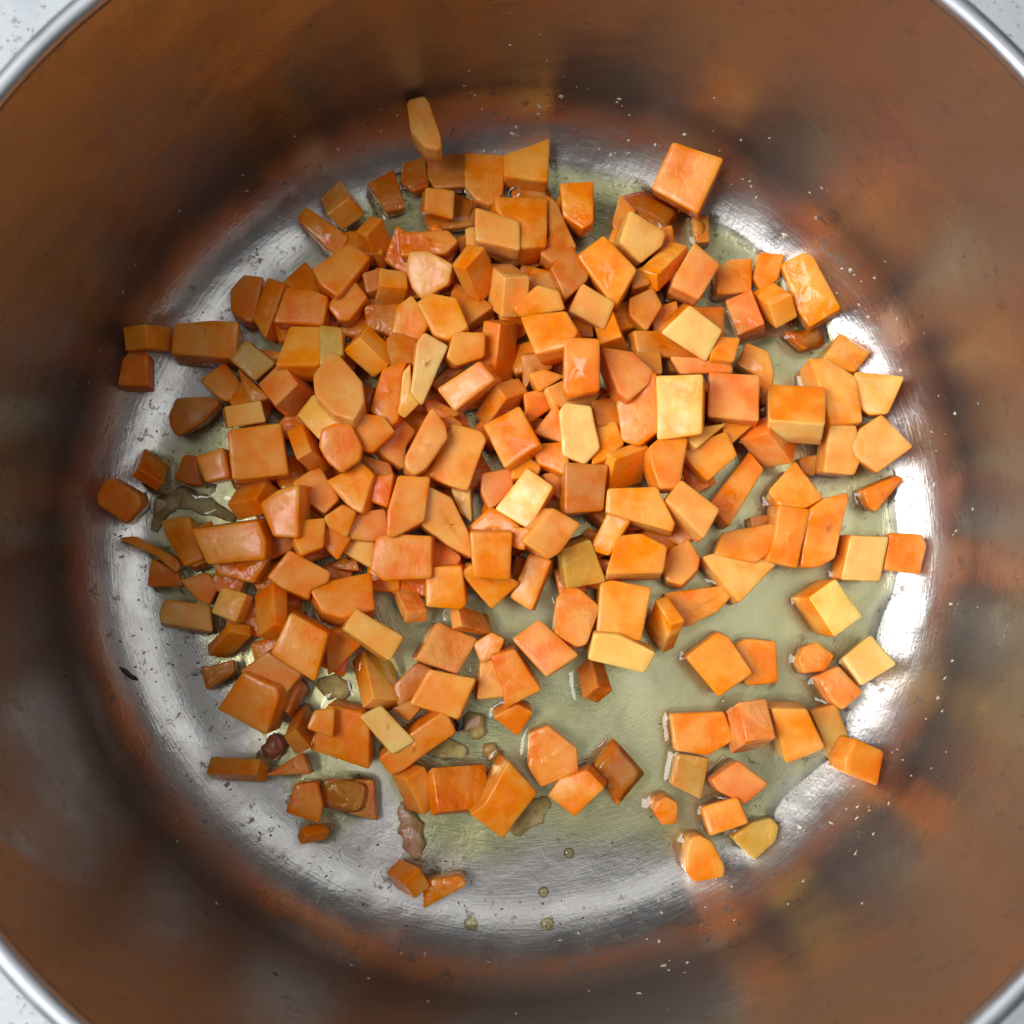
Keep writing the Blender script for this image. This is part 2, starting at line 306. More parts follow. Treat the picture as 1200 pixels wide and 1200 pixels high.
('I','545,800 600,800 700,770 705,830 575,912',0,'b','dark carrot piece under the slanting stick'),
('I','780,460 870,420 940,430 942,610 830,682 800,650',1,'d','upright carrot block right of the small pale cube'),
('I','750,830 860,750 1002,840 920,942',1,'s','streaky carrot face above the big lower left cube'),
('I','630,1000 750,830 905,900 915,950 855,1122',2,'d','big deep orange carrot cube at the lower left edge'),
('M','480,200 560,150 640,200 600,340 540,372 500,300',0,'b','shaded brown carrot block right of the big lower left cube'),
('M','565,290 600,210 690,200 680,332',2,'o','small light carrot square on a larger block, lower left'),
('M','595,380 670,190 820,220 850,290 852,467',1,'d','large carrot block left of the pale yellow plank'),
('M','370,510 545,400 582,502',1,'o','thin carrot triangle between two blocks, lower left'),
('M','100,500 125,430 350,430 372,480 360,550 110,542',0,'o','level carrot bar at the lower left edge of the heap'),
('M','465,680 510,550 610,540 637,650 620,732',0,'d','browned carrot cube joined to a wet brown slab, lower left'),
('M','630,550 660,530 870,535 887,722 640,660',0,'bw','wet brown carrot slab in thin oil, lower left'),
('M','530,790 545,740 640,730 672,770 640,822 550,822',0,'d','small browned carrot end below the browned cube, lower left'),
]
# pieces lower in the heap that show through chinks
BURIED = {
 1: 'buried carrot piece glimpsed just below the upright carrot block with a brown lower face',
 2: 'buried carrot piece glimpsed just left of the tall tapering carrot block',
 3: 'buried carrot piece glimpsed just right of the tall tapering carrot block',
 4: 'buried carrot piece glimpsed just right of the long dark carrot bar',
 5: 'buried carrot piece glimpsed just above the vivid orange lozenge of carrot',
 6: 'buried carrot piece glimpsed just below the pale cream-orange carrot block',
 9: 'buried carrot piece glimpsed just left of the amber carrot block with a pale top',
 10: 'buried carrot piece glimpsed just above the wet carrot block with a chain of white glints',
 11: 'buried carrot piece glimpsed just right of the pointed carrot sliver',
 13: 'buried carrot piece left of the dull orange carrot cube with a yellowish lower edge',
 14: 'buried carrot piece right of the dull orange carrot cube with a yellowish lower edge',
 15: 'buried carrot piece glimpsed just right of the carrot chunk with a pale greyish left face',
 17: 'buried carrot piece glimpsed just right of the light peach carrot chunk',
 18: 'buried carrot piece glimpsed just left of the light apricot carrot slab',
 20: 'buried carrot piece glimpsed just above the shadowed brown carrot cube',
 21: 'buried carrot piece glimpsed just left of the matt pinkish carrot cube',
 22: 'buried carrot piece glimpsed just below the pointed carrot sliver',
 23: 'buried carrot piece glimpsed just above the yellow-brown carrot face',
 24: 'buried carrot piece glimpsed just right of the yellow-brown carrot face',
 27: 'buried carrot piece glimpsed just below the reddish brown carrot face',
 28: 'buried carrot piece glimpsed just right of the tall smooth carrot block with a glint',
 31: 'buried carrot piece glimpsed just left of the shadowed brown carrot cube',
 32: 'buried carrot piece glimpsed just right of the shadowed brown carrot cube',
 33: 'buried carrot piece glimpsed just right of the cream-topped carrot cube',
 34: 'buried carrot piece glimpsed just right of the dull tan carrot slab',
 35: 'buried carrot piece glimpsed just above the dull broad carrot chunk',
 36: 'buried carrot piece glimpsed just left of the carrot cube with a pointed top',
 37: 'buried carrot piece glimpsed just below the carrot cube with a pointed top',
 41: 'buried carrot piece glimpsed just left of the reddish textured carrot piece',
 42: 'buried carrot piece glimpsed just right of the small carrot wedge',
 45: 'buried carrot piece glimpsed just below the reddish carrot slab',
 47: 'buried carrot piece glimpsed just left of the narrow shaded carrot strip',
 48: 'buried carrot piece glimpsed just below the dull broad carrot chunk',
 50: 'buried carrot piece glimpsed just left of the shadowed carrot block',
 52: 'buried carrot piece glimpsed just right of the peach carrot face',
 53: 'buried carrot piece glimpsed just below the flat salmon carrot slab',
 54: 'buried carrot piece glimpsed just above the small shaded carrot cube',
 56: 'buried carrot piece glimpsed just below the tall vivid orange carrot block',
 59: 'buried carrot piece glimpsed just right of the large pale square of carrot',
 60: 'buried carrot piece glimpsed just right of the light carrot face',
 61: 'buried carrot piece glimpsed just right of the big bright carrot square',
 64: 'buried carrot piece glimpsed just above the salmon shield-shaped carrot chunk',
 65: 'buried carrot piece glimpsed just right of the salmon shield-shaped carrot chunk',
 66: 'buried carrot piece glimpsed just left of the broad flat carrot square',
 67: 'buried carrot piece glimpsed just left of the salmon carrot triangle',
 72: 'buried carrot piece glimpsed just above the matt carrot cube',
 73: 'buried carrot piece glimpsed just below the big bright carrot square',
 74: 'buried carrot piece glimpsed just left of the grainy carrot wedge',
 75: 'buried carrot piece glimpsed just above the grainy carrot wedge',
 78: 'buried carrot piece glimpsed just below the salmon shield-shaped carrot chunk',
 79: 'buried carrot piece glimpsed just left of the salmon carrot block',
 85: 'buried carrot piece glimpsed just below the matt carrot cube',
 87: 'buried carrot piece glimpsed just left of the carrot block with a slanted',
 88: 'buried carrot piece glimpsed just below the grainy carrot wedge',
 90: 'buried carrot piece glimpsed just below the shaded carrot block',
 92: 'buried carrot piece glimpsed just left of the thin cream carrot splinter',
 93: 'buried carrot piece glimpsed just above the deep orange carrot top',
 95: 'buried carrot piece glimpsed just above the grainy carrot block',
 96: 'buried carrot piece glimpsed just below the reddish brown carrot square',
 97: 'buried carrot piece glimpsed just below the glowing orange carrot block with a pale lower face',
 99: 'buried carrot piece glimpsed just right of the upright carrot slab',
 102: 'buried carrot piece glimpsed just right of the rough-grained carrot wedge',
 107: 'buried carrot piece glimpsed just right of the grained upright carrot slab',
 109: 'buried carrot piece glimpsed just above the tan oily carrot slab',
 110: 'buried carrot piece left of the big carrot cube with a lighter band and front',
 111: 'buried carrot piece right of the big carrot cube with a lighter band and front',
 112: 'buried carrot piece glimpsed just above the small pale orange carrot cube',
 113: 'buried carrot piece glimpsed just right of the glossy carrot lump',
 115: 'buried carrot piece glimpsed just above the broad carrot block with oil below it',
 116: 'buried carrot piece glimpsed just below the broad deep orange carrot block',
 117: 'buried carrot piece glimpsed just above the wet pink-lit carrot block with two white glints',
 118: 'buried carrot piece glimpsed just right of the neat upright carrot square',
 120: 'buried carrot piece glimpsed just below the grainy carrot block',
 121: 'buried carrot piece glimpsed just below the tan oily carrot slab',
 122: 'buried carrot piece glimpsed just right of the tan oily carrot slab',
 123: 'buried carrot piece glimpsed just right of the small pale orange carrot cube',
 124: 'buried carrot piece glimpsed just below the rough-grained carrot wedge',
 128: 'buried carrot piece glimpsed just above the streaky carrot face',
 130: 'buried carrot piece glimpsed just right of the big clean carrot square',
 132: 'buried carrot piece glimpsed just below the streaky carrot face',
}

# ------------------------------------------------------------------ helpers
def new_mat(name):
    m = bpy.data.materials.new(name); m.use_nodes = True
    nt = m.node_tree
    for n in list(nt.nodes): nt.nodes.remove(n)
    out = nt.nodes.new('ShaderNodeOutputMaterial')
    return m, nt, out

class NT:
    def __init__(s, nt): s.nt = nt
    def n(s, typ, **kw):
        nd = s.nt.nodes.new(typ)
        for k, v in kw.items():
            if isinstance(k, str) and hasattr(nd, k): setattr(nd, k, v)
        return nd
    def l(s, a, b): s.nt.links.new(a, b)
    def val(s, sock, v):
        if hasattr(v, 'is_linked') or hasattr(v, 'links'): s.l(v, sock)
        else: sock.default_value = v
    def math(s, op, a, b=None, c=None, clamp=False):
        nd = s.nt.nodes.new('ShaderNodeMath'); nd.operation = op; nd.use_clamp = clamp
        s.val(nd.inputs[0], a)
        if b is not None: s.val(nd.inputs[1], b)
        if c is not None: s.val(nd.inputs[2], c)
        return nd.outputs[0]
    def noise(s, vec, scale, detail=3, rough=0.55, dist=0.0):
        nd = s.nt.nodes.new('ShaderNodeTexNoise')
        s.l(vec, nd.inputs['Vector'])
        nd.inputs['Scale'].default_value = scale; nd.inputs['Detail'].default_value = detail
        nd.inputs['Roughness'].default_value = rough; nd.inputs['Distortion'].default_value = dist
        return nd.outputs['Fac']
    def ramp(s, fac, a, b, lo=0.0, hi=1.0):
        nd = s.nt.nodes.new('ShaderNodeMapRange'); nd.interpolation_type = 'SMOOTHSTEP'
        s.l(fac, nd.inputs[0]); nd.inputs[1].default_value = a; nd.inputs[2].default_value = b
        nd.inputs[3].default_value = lo; nd.inputs[4].default_value = hi
        return nd.outputs[0]
    def mix(s, fac, a, b, blend='MIX'):
        nd = s.nt.nodes.new('ShaderNodeMix'); nd.data_type = 'RGBA'; nd.blend_type = blend
        s.val(nd.inputs[0], fac)
        for sock, v in ((nd.inputs[6], a), (nd.inputs[7], b)):
            if isinstance(v, tuple): sock.default_value = (*v, 1)
            else: s.l(v, sock)
        return nd.outputs[2]
    def bump(s, h, strength, dist, normal=None):
        nd = s.nt.nodes.new('ShaderNodeBump')
        nd.inputs['Strength'].default_value = strength; nd.inputs['Distance'].default_value = dist
        s.l(h, nd.inputs['Height'])
        if normal is not None: s.l(normal, nd.inputs['Normal'])
        return nd.outputs[0]

def coords(N):
    return N.n('ShaderNodeTexCoord').outputs['Object']

# ------------------------------------------------------------------ materials
def mat_steel():
    m, nt, out = new_mat('brushed_steel'); N = NT(nt)
    geo = N.n('ShaderNodeNewGeometry').outputs['Position']
    sep = N.n('ShaderNodeSeparateXYZ'); N.l(geo, sep.inputs[0])
    x, y, z = sep.outputs
    r = N.math('SQRT', N.math('ADD', N.math('MULTIPLY', x, x), N.math('MULTIPLY', y, y)))
    th = N.math('ARCTAN2', y, x)
    comb = N.n('ShaderNodeCombineXYZ')
    N.l(N.math('MULTIPLY', r, 2400.0), comb.inputs[0]); N.l(N.math('MULTIPLY', th, 14.0), comb.inputs[1])
    N.l(N.math('MULTIPLY', z, 2400.0), comb.inputs[2])
    brush = N.noise(comb.outputs[0], 1.0, 2, 0.5)
    blot = N.noise(geo, 34, 4, 0.6, 0.6)
    fine = N.noise(geo, 900, 3, 0.65)
    mid = N.noise(geo, 260, 4, 0.7, 0.3)
    # cooked-on film: a speckled band on the outer floor and the wall's foot
    band = N.math('MULTIPLY', N.ramp(r, 0.068, 0.090), N.ramp(z, 0.012, 0.03, 1, 0.5))
    spk = N.math('MULTIPLY', N.ramp(mid, 0.57, 0.68), band)
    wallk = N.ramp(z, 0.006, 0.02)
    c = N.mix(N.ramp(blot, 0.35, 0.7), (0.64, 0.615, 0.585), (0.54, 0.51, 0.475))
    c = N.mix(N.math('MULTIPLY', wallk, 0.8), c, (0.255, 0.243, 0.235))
    c = N.mix(N.math('MULTIPLY', spk, 0.7), c, (0.20, 0.16, 0.13))
    b = N.n('ShaderNodeBsdfPrincipled')
    N.l(c, b.inputs['Base Color'])
    N.l(N.ramp(z, 0.004, 0.03, 0.97, 0.86), b.inputs['Metallic'])
    rough = N.math('ADD', N.math('ADD', N.ramp(blot, 0.3, 0.75, 0.23, 0.40), N.math('MULTIPLY', wallk, 0.01)), N.math('MULTIPLY', spk, 0.25))
    rough = N.math('ADD', rough, N.math('MULTIPLY', N.ramp(brush, 0.4, 0.7), 0.05))
    N.l(rough, b.inputs['Roughness'])
    n1 = N.bump(brush, 0.15, 0.0003)
    n2 = N.bump(N.math('MULTIPLY', mid, N.math('ADD', N.math('MULTIPLY', band, 0.85), 0.15)), 0.22, 0.0006, n1)
    n3 = N.bump(fine, 0.10, 0.0003, n2)
    n4 = N.bump(blot, 0.10, 0.0012, n3)
    n5 = N.bump(N.noise(geo, 11, 3, 0.5, 0.8), 0.5, 0.006, n4)
    N.l(n5, b.inputs['Normal'])
    N.l(b.outputs[0], out.inputs[0])
    return m

def mat_rim():
    m, nt, out = new_mat('polished_rim_steel'); N = NT(nt)
    v = coords(N)
    b = N.n('ShaderNodeBsdfPrincipled')
    b.inputs['Base Color'].default_value = (0.50, 0.51, 0.53, 1); b.inputs['Metallic'].default_value = 1
    N.l(N.ramp(N.noise(v, 120, 3), 0.3, 0.7, 0.42, 0.55), b.inputs['Roughness'])
    N.l(b.outputs[0], out.inputs[0]); return m

def mat_counter():
    m, nt, out = new_mat('speckled_worktop'); N = NT(nt)
    v = coords(N)
    a = N.noise(v, 380, 4, 0.65); c2 = N.noise(v, 60, 3)
    c = N.mix(N.ramp(a, 0.56, 0.64), (0.52, 0.55, 0.57), (0.30, 0.31, 0.32))
    c = N.mix(N.ramp(c2, 0.45, 0.7, 0, 0.5), c, (0.40, 0.43, 0.45))
    b = N.n('ShaderNodeBsdfPrincipled'); N.l(c, b.inputs['Base Color']); b.inputs['Roughness'].default_value = 0.35
    N.l(N.bump(a, 0.2, 0.0005), b.inputs['Normal'])
    N.l(b.outputs[0], out.inputs[0]); return m

def mat_carrot(name, wet):
    m, nt, out = new_mat(name); N = NT(nt)
    v = coords(N)
    rnd = N.n('ShaderNodeObjectInfo').outputs['Random']
    vo = N.n('ShaderNodeVectorMath', operation='ADD'); N.l(v, vo.inputs[0])
    cx = N.n('ShaderNodeCombineXYZ'); N.l(N.math('MULTIPLY', rnd, 7.0), cx.inputs[0]); N.l(N.math('MULTIPLY', rnd, 3.0), cx.inputs[1])
    N.l(cx.outputs[0], vo.inputs[1]); v = vo.outputs[0]
    st = N.n('ShaderNodeMapping'); N.l(v, st.inputs[0]); st.inputs['Scale'].default_value = (1.0, 0.28, 1.0)
    attr = N.n('ShaderNodeVertexColor'); attr.layer_name = 'tint'
    fib = N.noise(st.outputs[0], 950, 3, 0.6)
    big = N.noise(v, 130, 2, 0.5)
    mid = N.noise(v, 420, 3, 0.6)
    pore = N.noise(v, 1500, 2, 0.6)
    hsv = N.n('ShaderNodeHueSaturation'); N.l(attr.outputs['Color'], hsv.inputs['Color'])
    N.l(N.ramp(big, 0.3, 0.7, 0.489, 0.511), hsv.inputs['Hue'])
    N.l(N.ramp(big, 0.3, 0.7, 1.08, 0.98), hsv.inputs['Saturation'])
    N.l(N.ramp(fib, 0.3, 0.7, 0.975, 1.02), hsv.inputs['Value'])
    c = N.mix(N.ramp(mid, 0.55, 0.78, 0, 0.15), hsv.outputs[0], (0.86, 0.38, 0.07))
    core = N.noise(v, 75, 2, 0.5, 0.4)   # the root's paler core runs through some of a piece
    c = N.mix(N.ramp(core, 0.50, 0.66, 0, 0.32), c, (0.86, 0.40, 0.055))
    c = N.mix(N.ramp(core, 0.30, 0.44, 0.28, 0), c, (0.74, 0.19, 0.02))
    c = N.mix(N.ramp(pore, 0.66, 0.74, 0, 0.35), c, (0.42, 0.11, 0.02))
    b = N.n('ShaderNodeBsdfPrincipled'); N.l(c, b.inputs['Base Color'])
    b.inputs['Subsurface Weight'].default_value = 0.65
    b.inputs['Subsurface Radius'].default_value = (1.0, 0.45, 0.15)
    b.inputs['Subsurface Scale'].default_value = 0.0024
    b.inputs['IOR'].default_value = 1.42
    if wet:
        N.l(N.ramp(mid, 0.3, 0.7, 0.10, 0.28), b.inputs['Roughness'])
        n1 = N.bump(big, 0.7, 0.002); n2 = N.bump(mid, 0.45, 0.0008, n1)
        n3 = N.bump(fib, 0.22, 0.0004, n2)
    else:
        N.l(N.ramp(mid, 0.3, 0.7, 0.24, 0.44), b.inputs['Roughness'])
        b.inputs['Specular IOR Level'].default_value = 0.36
        N.l(N.ramp(N.noise(v, 190, 2, 0.5), 0.45, 0.62, 0.0, 0.35), b.inputs['Coat Weight']); b.inputs['Coat Roughness'].default_value = 0.14
        n1 = N.bump(big, 0.25, 0.0018); n2 = N.bump(mid, 0.2, 0.0006, n1)
        n3 = N.bump(fib, 0.16, 0.0004, n2)
    N.l(n3, b.inputs['Normal'])
    N.l(b.outputs[0], out.inputs[0]); return m

def mat_oil(name, tint, bumpy=True):
    m, nt, out = new_mat(name); N = NT(nt)
    v = coords(N)
    tr = N.n('ShaderNodeBsdfTransparent'); tr.inputs[0].default_value = (*tint, 1)
    if bumpy:                            # the thicker the oil, the deeper its colour
        dp = N.n('ShaderNodeAttribute'); dp.attribute_name = 'depth'
        N.l(N.mix(dp.outputs['Fac'], (0.985, 0.985, 0.96), tint), tr.inputs[0])
    gl = N.n('ShaderNodeBsdfGlossy'); gl.inputs['Roughness'].default_value = 0.04
    fr = N.n('ShaderNodeFresnel'); fr.inputs[0].default_value = 1.47
    if bumpy:
        nb = N.bump(N.noise(v, 110, 2, 0.5), 0.2, 0.001)
        N.l(nb, gl.inputs['Normal']); N.l(nb, fr.inputs['Normal'])
    mx = N.n('ShaderNodeMixShader'); N.l(fr.outputs[0], mx.inputs[0])
    N.l(tr.outputs[0], mx.inputs[1]); N.l(gl.outputs[0], mx.inputs[2])
    N.l(mx.outputs[0], out.inputs[0]); return m

def mat_plain(name, c1, c2, rough, scale=500, sss=0.0):
    m, nt, out = new_mat(name); N = NT(nt)
    v = coords(N)
    f = N.noise(v, scale, 4, 0.6)
    b = N.n('ShaderNodeBsdfPrincipled')
    N.l(N.mix(N.ramp(f, 0.35, 0.65), c1, c2), b.inputs['Base Color'])
    b.inputs['Roughness'].default_value = rough
    b.inputs['Subsurface Weight'].default_value = sss; b.inputs['Subsurface Scale'].default_value = 0.002
    N.l(N.bump(f, 0.6, 0.0008), b.inputs['Normal'])
    N.l(b.outputs[0], out.inputs[0]); return m

STEEL = mat_steel(); RIM = mat_rim(); COUNTER = mat_counter()
DRY = mat_carrot('carrot_flesh', False); WET = mat_carrot('oiled_carrot_flesh', True)
OIL = mat_oil('cooking_oil', (0.93, 0.925, 0.68)); DROP = mat_oil('oil_droplet', (0.92, 0.88, 0.66), False)
FOND = mat_plain('fried_meat', (0.46, 0.30, 0.18), (0.62, 0.48, 0.34), 0.5, 400, 0.2)
PINK = mat_plain('fried_bacon', (0.40, 0.17, 0.09), (0.50, 0.32, 0.20), 0.25, 400, 0.2)
RED = mat_plain('browned_red_scrap', (0.36, 0.08, 0.04), (0.30, 0.13, 0.06), 0.25, 500)
GREASE = mat_plain('dried_grease', (0.62, 0.55, 0.44), (0.45, 0.38, 0.30), 0.22, 900)
CHAR = mat_plain('charred', (0.015, 0.011, 0.009), (0.05, 0.03, 0.02), 0.5, 900)
GRIT = mat_plain('burnt_crumbs', (0.05, 0.035, 0.025), (0.16, 0.11, 0.07), 0.6, 900)

def link(name, me, parent=None, mat=None):
    o = bpy.data.objects.new(name, me); COL.objects.link(o)
    if parent is not None: o.parent = parent
    if mat is not None: me.materials.append(mat)
    return o
def tag(o, label, cat, group=None, kind=None):
    o['label'] = label; o['category'] = cat
    if group: o['group'] = group
    if kind: o['kind'] = kind
    return o

def lathe(prof, seg=224, closed=False):
    me = bpy.data.meshes.new('lathe'); vs_, fs = [], []
    n = len(prof)
    for k in range(seg):
        a = 2 * math.pi * k / seg
        for (r, z) in prof: vs_.append((r * math.cos(a), r * math.sin(a), z))
    for k in range(seg):
        k2 = (k + 1) % seg
        for i in range(n if closed else n - 1):
            j = (i + 1) % n
            fs.append((k * n + i, k2 * n + i, k2 * n + j, k * n + j))
    me.from_pydata(vs_, [], fs)
    bm = bmesh.new(); bm.from_mesh(me); bmesh.ops.remove_doubles(bm, verts=bm.verts, dist=1e-6)
    bmesh.ops.recalc_face_normals(bm, faces=bm.faces)
    for f in bm.faces: f.smooth = True
    bm.to_mesh(me); bm.free(); me.set_sharp_from_angle(angle=math.radians(40)); return me

# ------------------------------------------------------------------ worktop and pot
bm = bmesh.new()
bmesh.ops.create_grid(bm, x_segments=8, y_segments=8, size=0.6)
me = bpy.data.meshes.new('worktop'); bm.to_mesh(me); bm.free()
wt = link('worktop', me, None, COUNTER); wt.location.z = -0.006
wt['kind'] = 'structure'; wt['label'] = 'pale speckled worktop under the pot'

POT_R, POT_H, FIL = 0.1130, 0.098, 0.020
pot = bpy.data.objects.new('cooking_pot', None); COL.objects.link(pot); pot.location = (0, 0, 0)
tag(pot, 'large round stainless steel cooking pot seen from above', 'pot')
prof = [(0.0, 0.0)] + [(r, 0.0) for r in np.linspace(0.01, POT_R - FIL, 12)]
for a in np.linspace(0, 90, 10)[1:]:
    t = math.radians(a); prof.append((POT_R - FIL + FIL * math.sin(t), FIL - FIL * math.cos(t)))
prof += [(POT_R, z) for z in np.linspace(FIL + 0.008, POT_H - 0.0008, 9)]
prof += [(POT_R + 0.0014, POT_H - 0.0008)]
prof += [(POT_R + 0.0014, z) for z in (0.06, 0.02, 0.006)]
prof += [(POT_R - 0.001, -0.001), (POT_R - 0.006, -0.005), (0.0, -0.005)]
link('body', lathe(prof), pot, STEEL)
rp = []
for k in range(14):
    a = 2 * math.pi * k / 14
    rp.append((POT_R + 0.0017 + 0.0019 * math.cos(a), POT_H + 0.0003 + 0.0015 * math.sin(a)))
link('rim', lathe(rp, closed=True), pot, RIM)

# ------------------------------------------------------------------ carrots: settle the heap
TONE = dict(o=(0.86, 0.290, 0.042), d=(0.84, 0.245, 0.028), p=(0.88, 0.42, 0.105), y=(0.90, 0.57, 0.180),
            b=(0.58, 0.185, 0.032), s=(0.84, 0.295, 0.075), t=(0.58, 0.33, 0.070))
PXC = F_PX / CAM_H                       # pixels per metre on the floor
G = 2                                    # height map: one cell is 2 photograph pixels
gy, gx = np.mgrid[0:600, 0:600]; gxp = gx * G + 1.0; gyp = gy * G + 1.0

def inside(poly, X, Y):
    c = np.zeros(X.shape, bool); n = len(poly)
    for i in range(n):
        (x1, y1), (x2, y2) = poly[i], poly[(i + 1) % n]
        if y1 == y2: continue
        k = ((y1 > Y) != (y2 > Y)) & (X < (x2 - x1) * (Y - y1) / (y2 - y1) + x1)
        c ^= k
    return c

def floor_z(x, y):
    r = math.hypot(x, y) - (POT_R - FIL)
    if r <= 0: return 0.0
    r = min(r, FIL * 0.999); return FIL - math.sqrt(FIL * FIL - r * r)

items = []
for d in DICE:
    crop, pts, lay, tone, label = d[:5]
    ox, oy = ORG[crop]
    poly = [tuple(float(q) for q in p.split(',')) for p in pts.split()]
    poly = [(ox + u / 4, oy + v / 4) for u, v in poly]
    ar = sum(poly[i][0] * poly[(i + 1) % len(poly)][1] - poly[(i + 1) % len(poly)][0] * poly[i][1] for i in range(len(poly))) / 2
    if ar > 0: poly = poly[::-1]         # image y runs down: negative area is counter-clockwise seen from above
    k = (1.22, 1.17, 1.08, 1.03)[lay] if abs(ar) < 2600 or lay == 0 else (1.12, 1.09, 1.05, 1.02)[lay]
    mx_, my_ = sum(p[0] for p in poly) / len(poly), sum(p[1] for p in poly) / len(poly)
    if math.hypot(mx_ - 600, my_ - 640) > 330: k = 1.03
    poly = [(mx_ + (u - mx_) * k, my_ + (v - my_) * k) for u, v in poly]
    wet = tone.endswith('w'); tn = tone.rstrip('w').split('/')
    lean = tuple(float(q) / 4 for q in d[5].split(',')) if len(d) > 5 else None
    items.append(dict(poly=poly, lay=lay, top=TONE[tn[0]], side=TONE[tn[-1]], tone=tn[0], wet=wet, label=label, lean=lean, area=abs(ar)))

# pieces buried under the heap, seen only in the chinks between the upper ones
frnd = random.Random(21); HEAP = [(400,280),(520,250),(640,240),(760,270),(830,340),(850,450),(830,560),(780,640),(700,690),(600,700),(480,720),(420,800),(350,840),(300,800),(260,720),(230,620),(270,540),(300,430),(350,330)]
spots = []
for row in range(14):
    for col in range(16):
        x = 225 + col * 44 + (row % 2) * 22 + frnd.uniform(-7, 7); y = 250 + row * 43 + frnd.uniform(-7, 7)
        if inside(HEAP, np.array([x]), np.array([y]))[0]: spots.append((x, y))
for (x, y) in spots:
    a0 = frnd.uniform(0, 1.57); r0 = frnd.uniform(24, 29); asp = frnd.uniform(0.8, 1.2)
    poly = [(x + r0 * asp * math.cos(a0 - k * math.pi / 2), y + r0 / asp * math.sin(a0 - k * math.pi / 2)) for k in range(4)]
    items.append(dict(poly=poly, lay=-1, top=TONE['d'], side=TONE['d'], tone='d', wet=True, lean=None, area=1.4 * r0 * r0,
                      label='carrot piece buried under the heap, glimpsed only through chinks between upper pieces'))

hm = np.zeros((600, 600))
OIL_Z = 0.0026
for it in sorted(items, key=lambda i: i['lay']):
    P = it['poly']; cx = sum(p[0] for p in P) / len(P); cy = sum(p[1] for p in P) / len(P)
    size = math.sqrt(it['area']) / PXC
    th = min(max(size * random.uniform(0.72, 0.92), 0.0055), 0.0105)
    if it['lay'] == -1: th = random.uniform(0.0060, 0.0075)
    if it['lay'] == 0:
        if it['tone'] == 'b' and it['wet']: th = random.uniform(0.0026, 0.0045)
        elif it['wet'] or it['tone'] == 'b': th = random.uniform(0.0050, 0.0070)
    it['th'] = th
    x0 = int(min(p[0] for p in P) / G) - 1; x1 = int(max(p[0] for p in P) / G) + 2
    y0 = int(min(p[1] for p in P) / G) - 1; y1 = int(max(p[1] for p in P) / G) + 2
    sl = (slice(y0, y1), slice(x0, x1))
    mk = inside(P, gxp[sl], gyp[sl])
    core = inside([(cx + (px - cx) * 0.72, cy + (py - cy) * 0.72) for px, py in P], gxp[sl], gyp[sl])
    sub = hm[sl]
    base = float(np.percentile(sub[core], 70)) if core.any() else 0.0
    top = base + th
    for _ in range(6):                   # pieces at the wall's foot ride up on the bend
        rm = max(math.hypot(at(px, py, top).x, at(px, py, top).y) for px, py in P)
        rc = math.hypot(at(cx, cy, top).x, at(cx, cy, top).y)
        top = max(top, base + th + 0.75 * floor_z(rm * 0.65 + rc * 0.35, 0))
    if it['lay'] > 0:
        top = max(top, float(sub[mk].max()) + 0.0018)
    it['z'] = top; it['c'] = (cx, cy)
    sub[mk] = np.maximum(sub[mk], top)

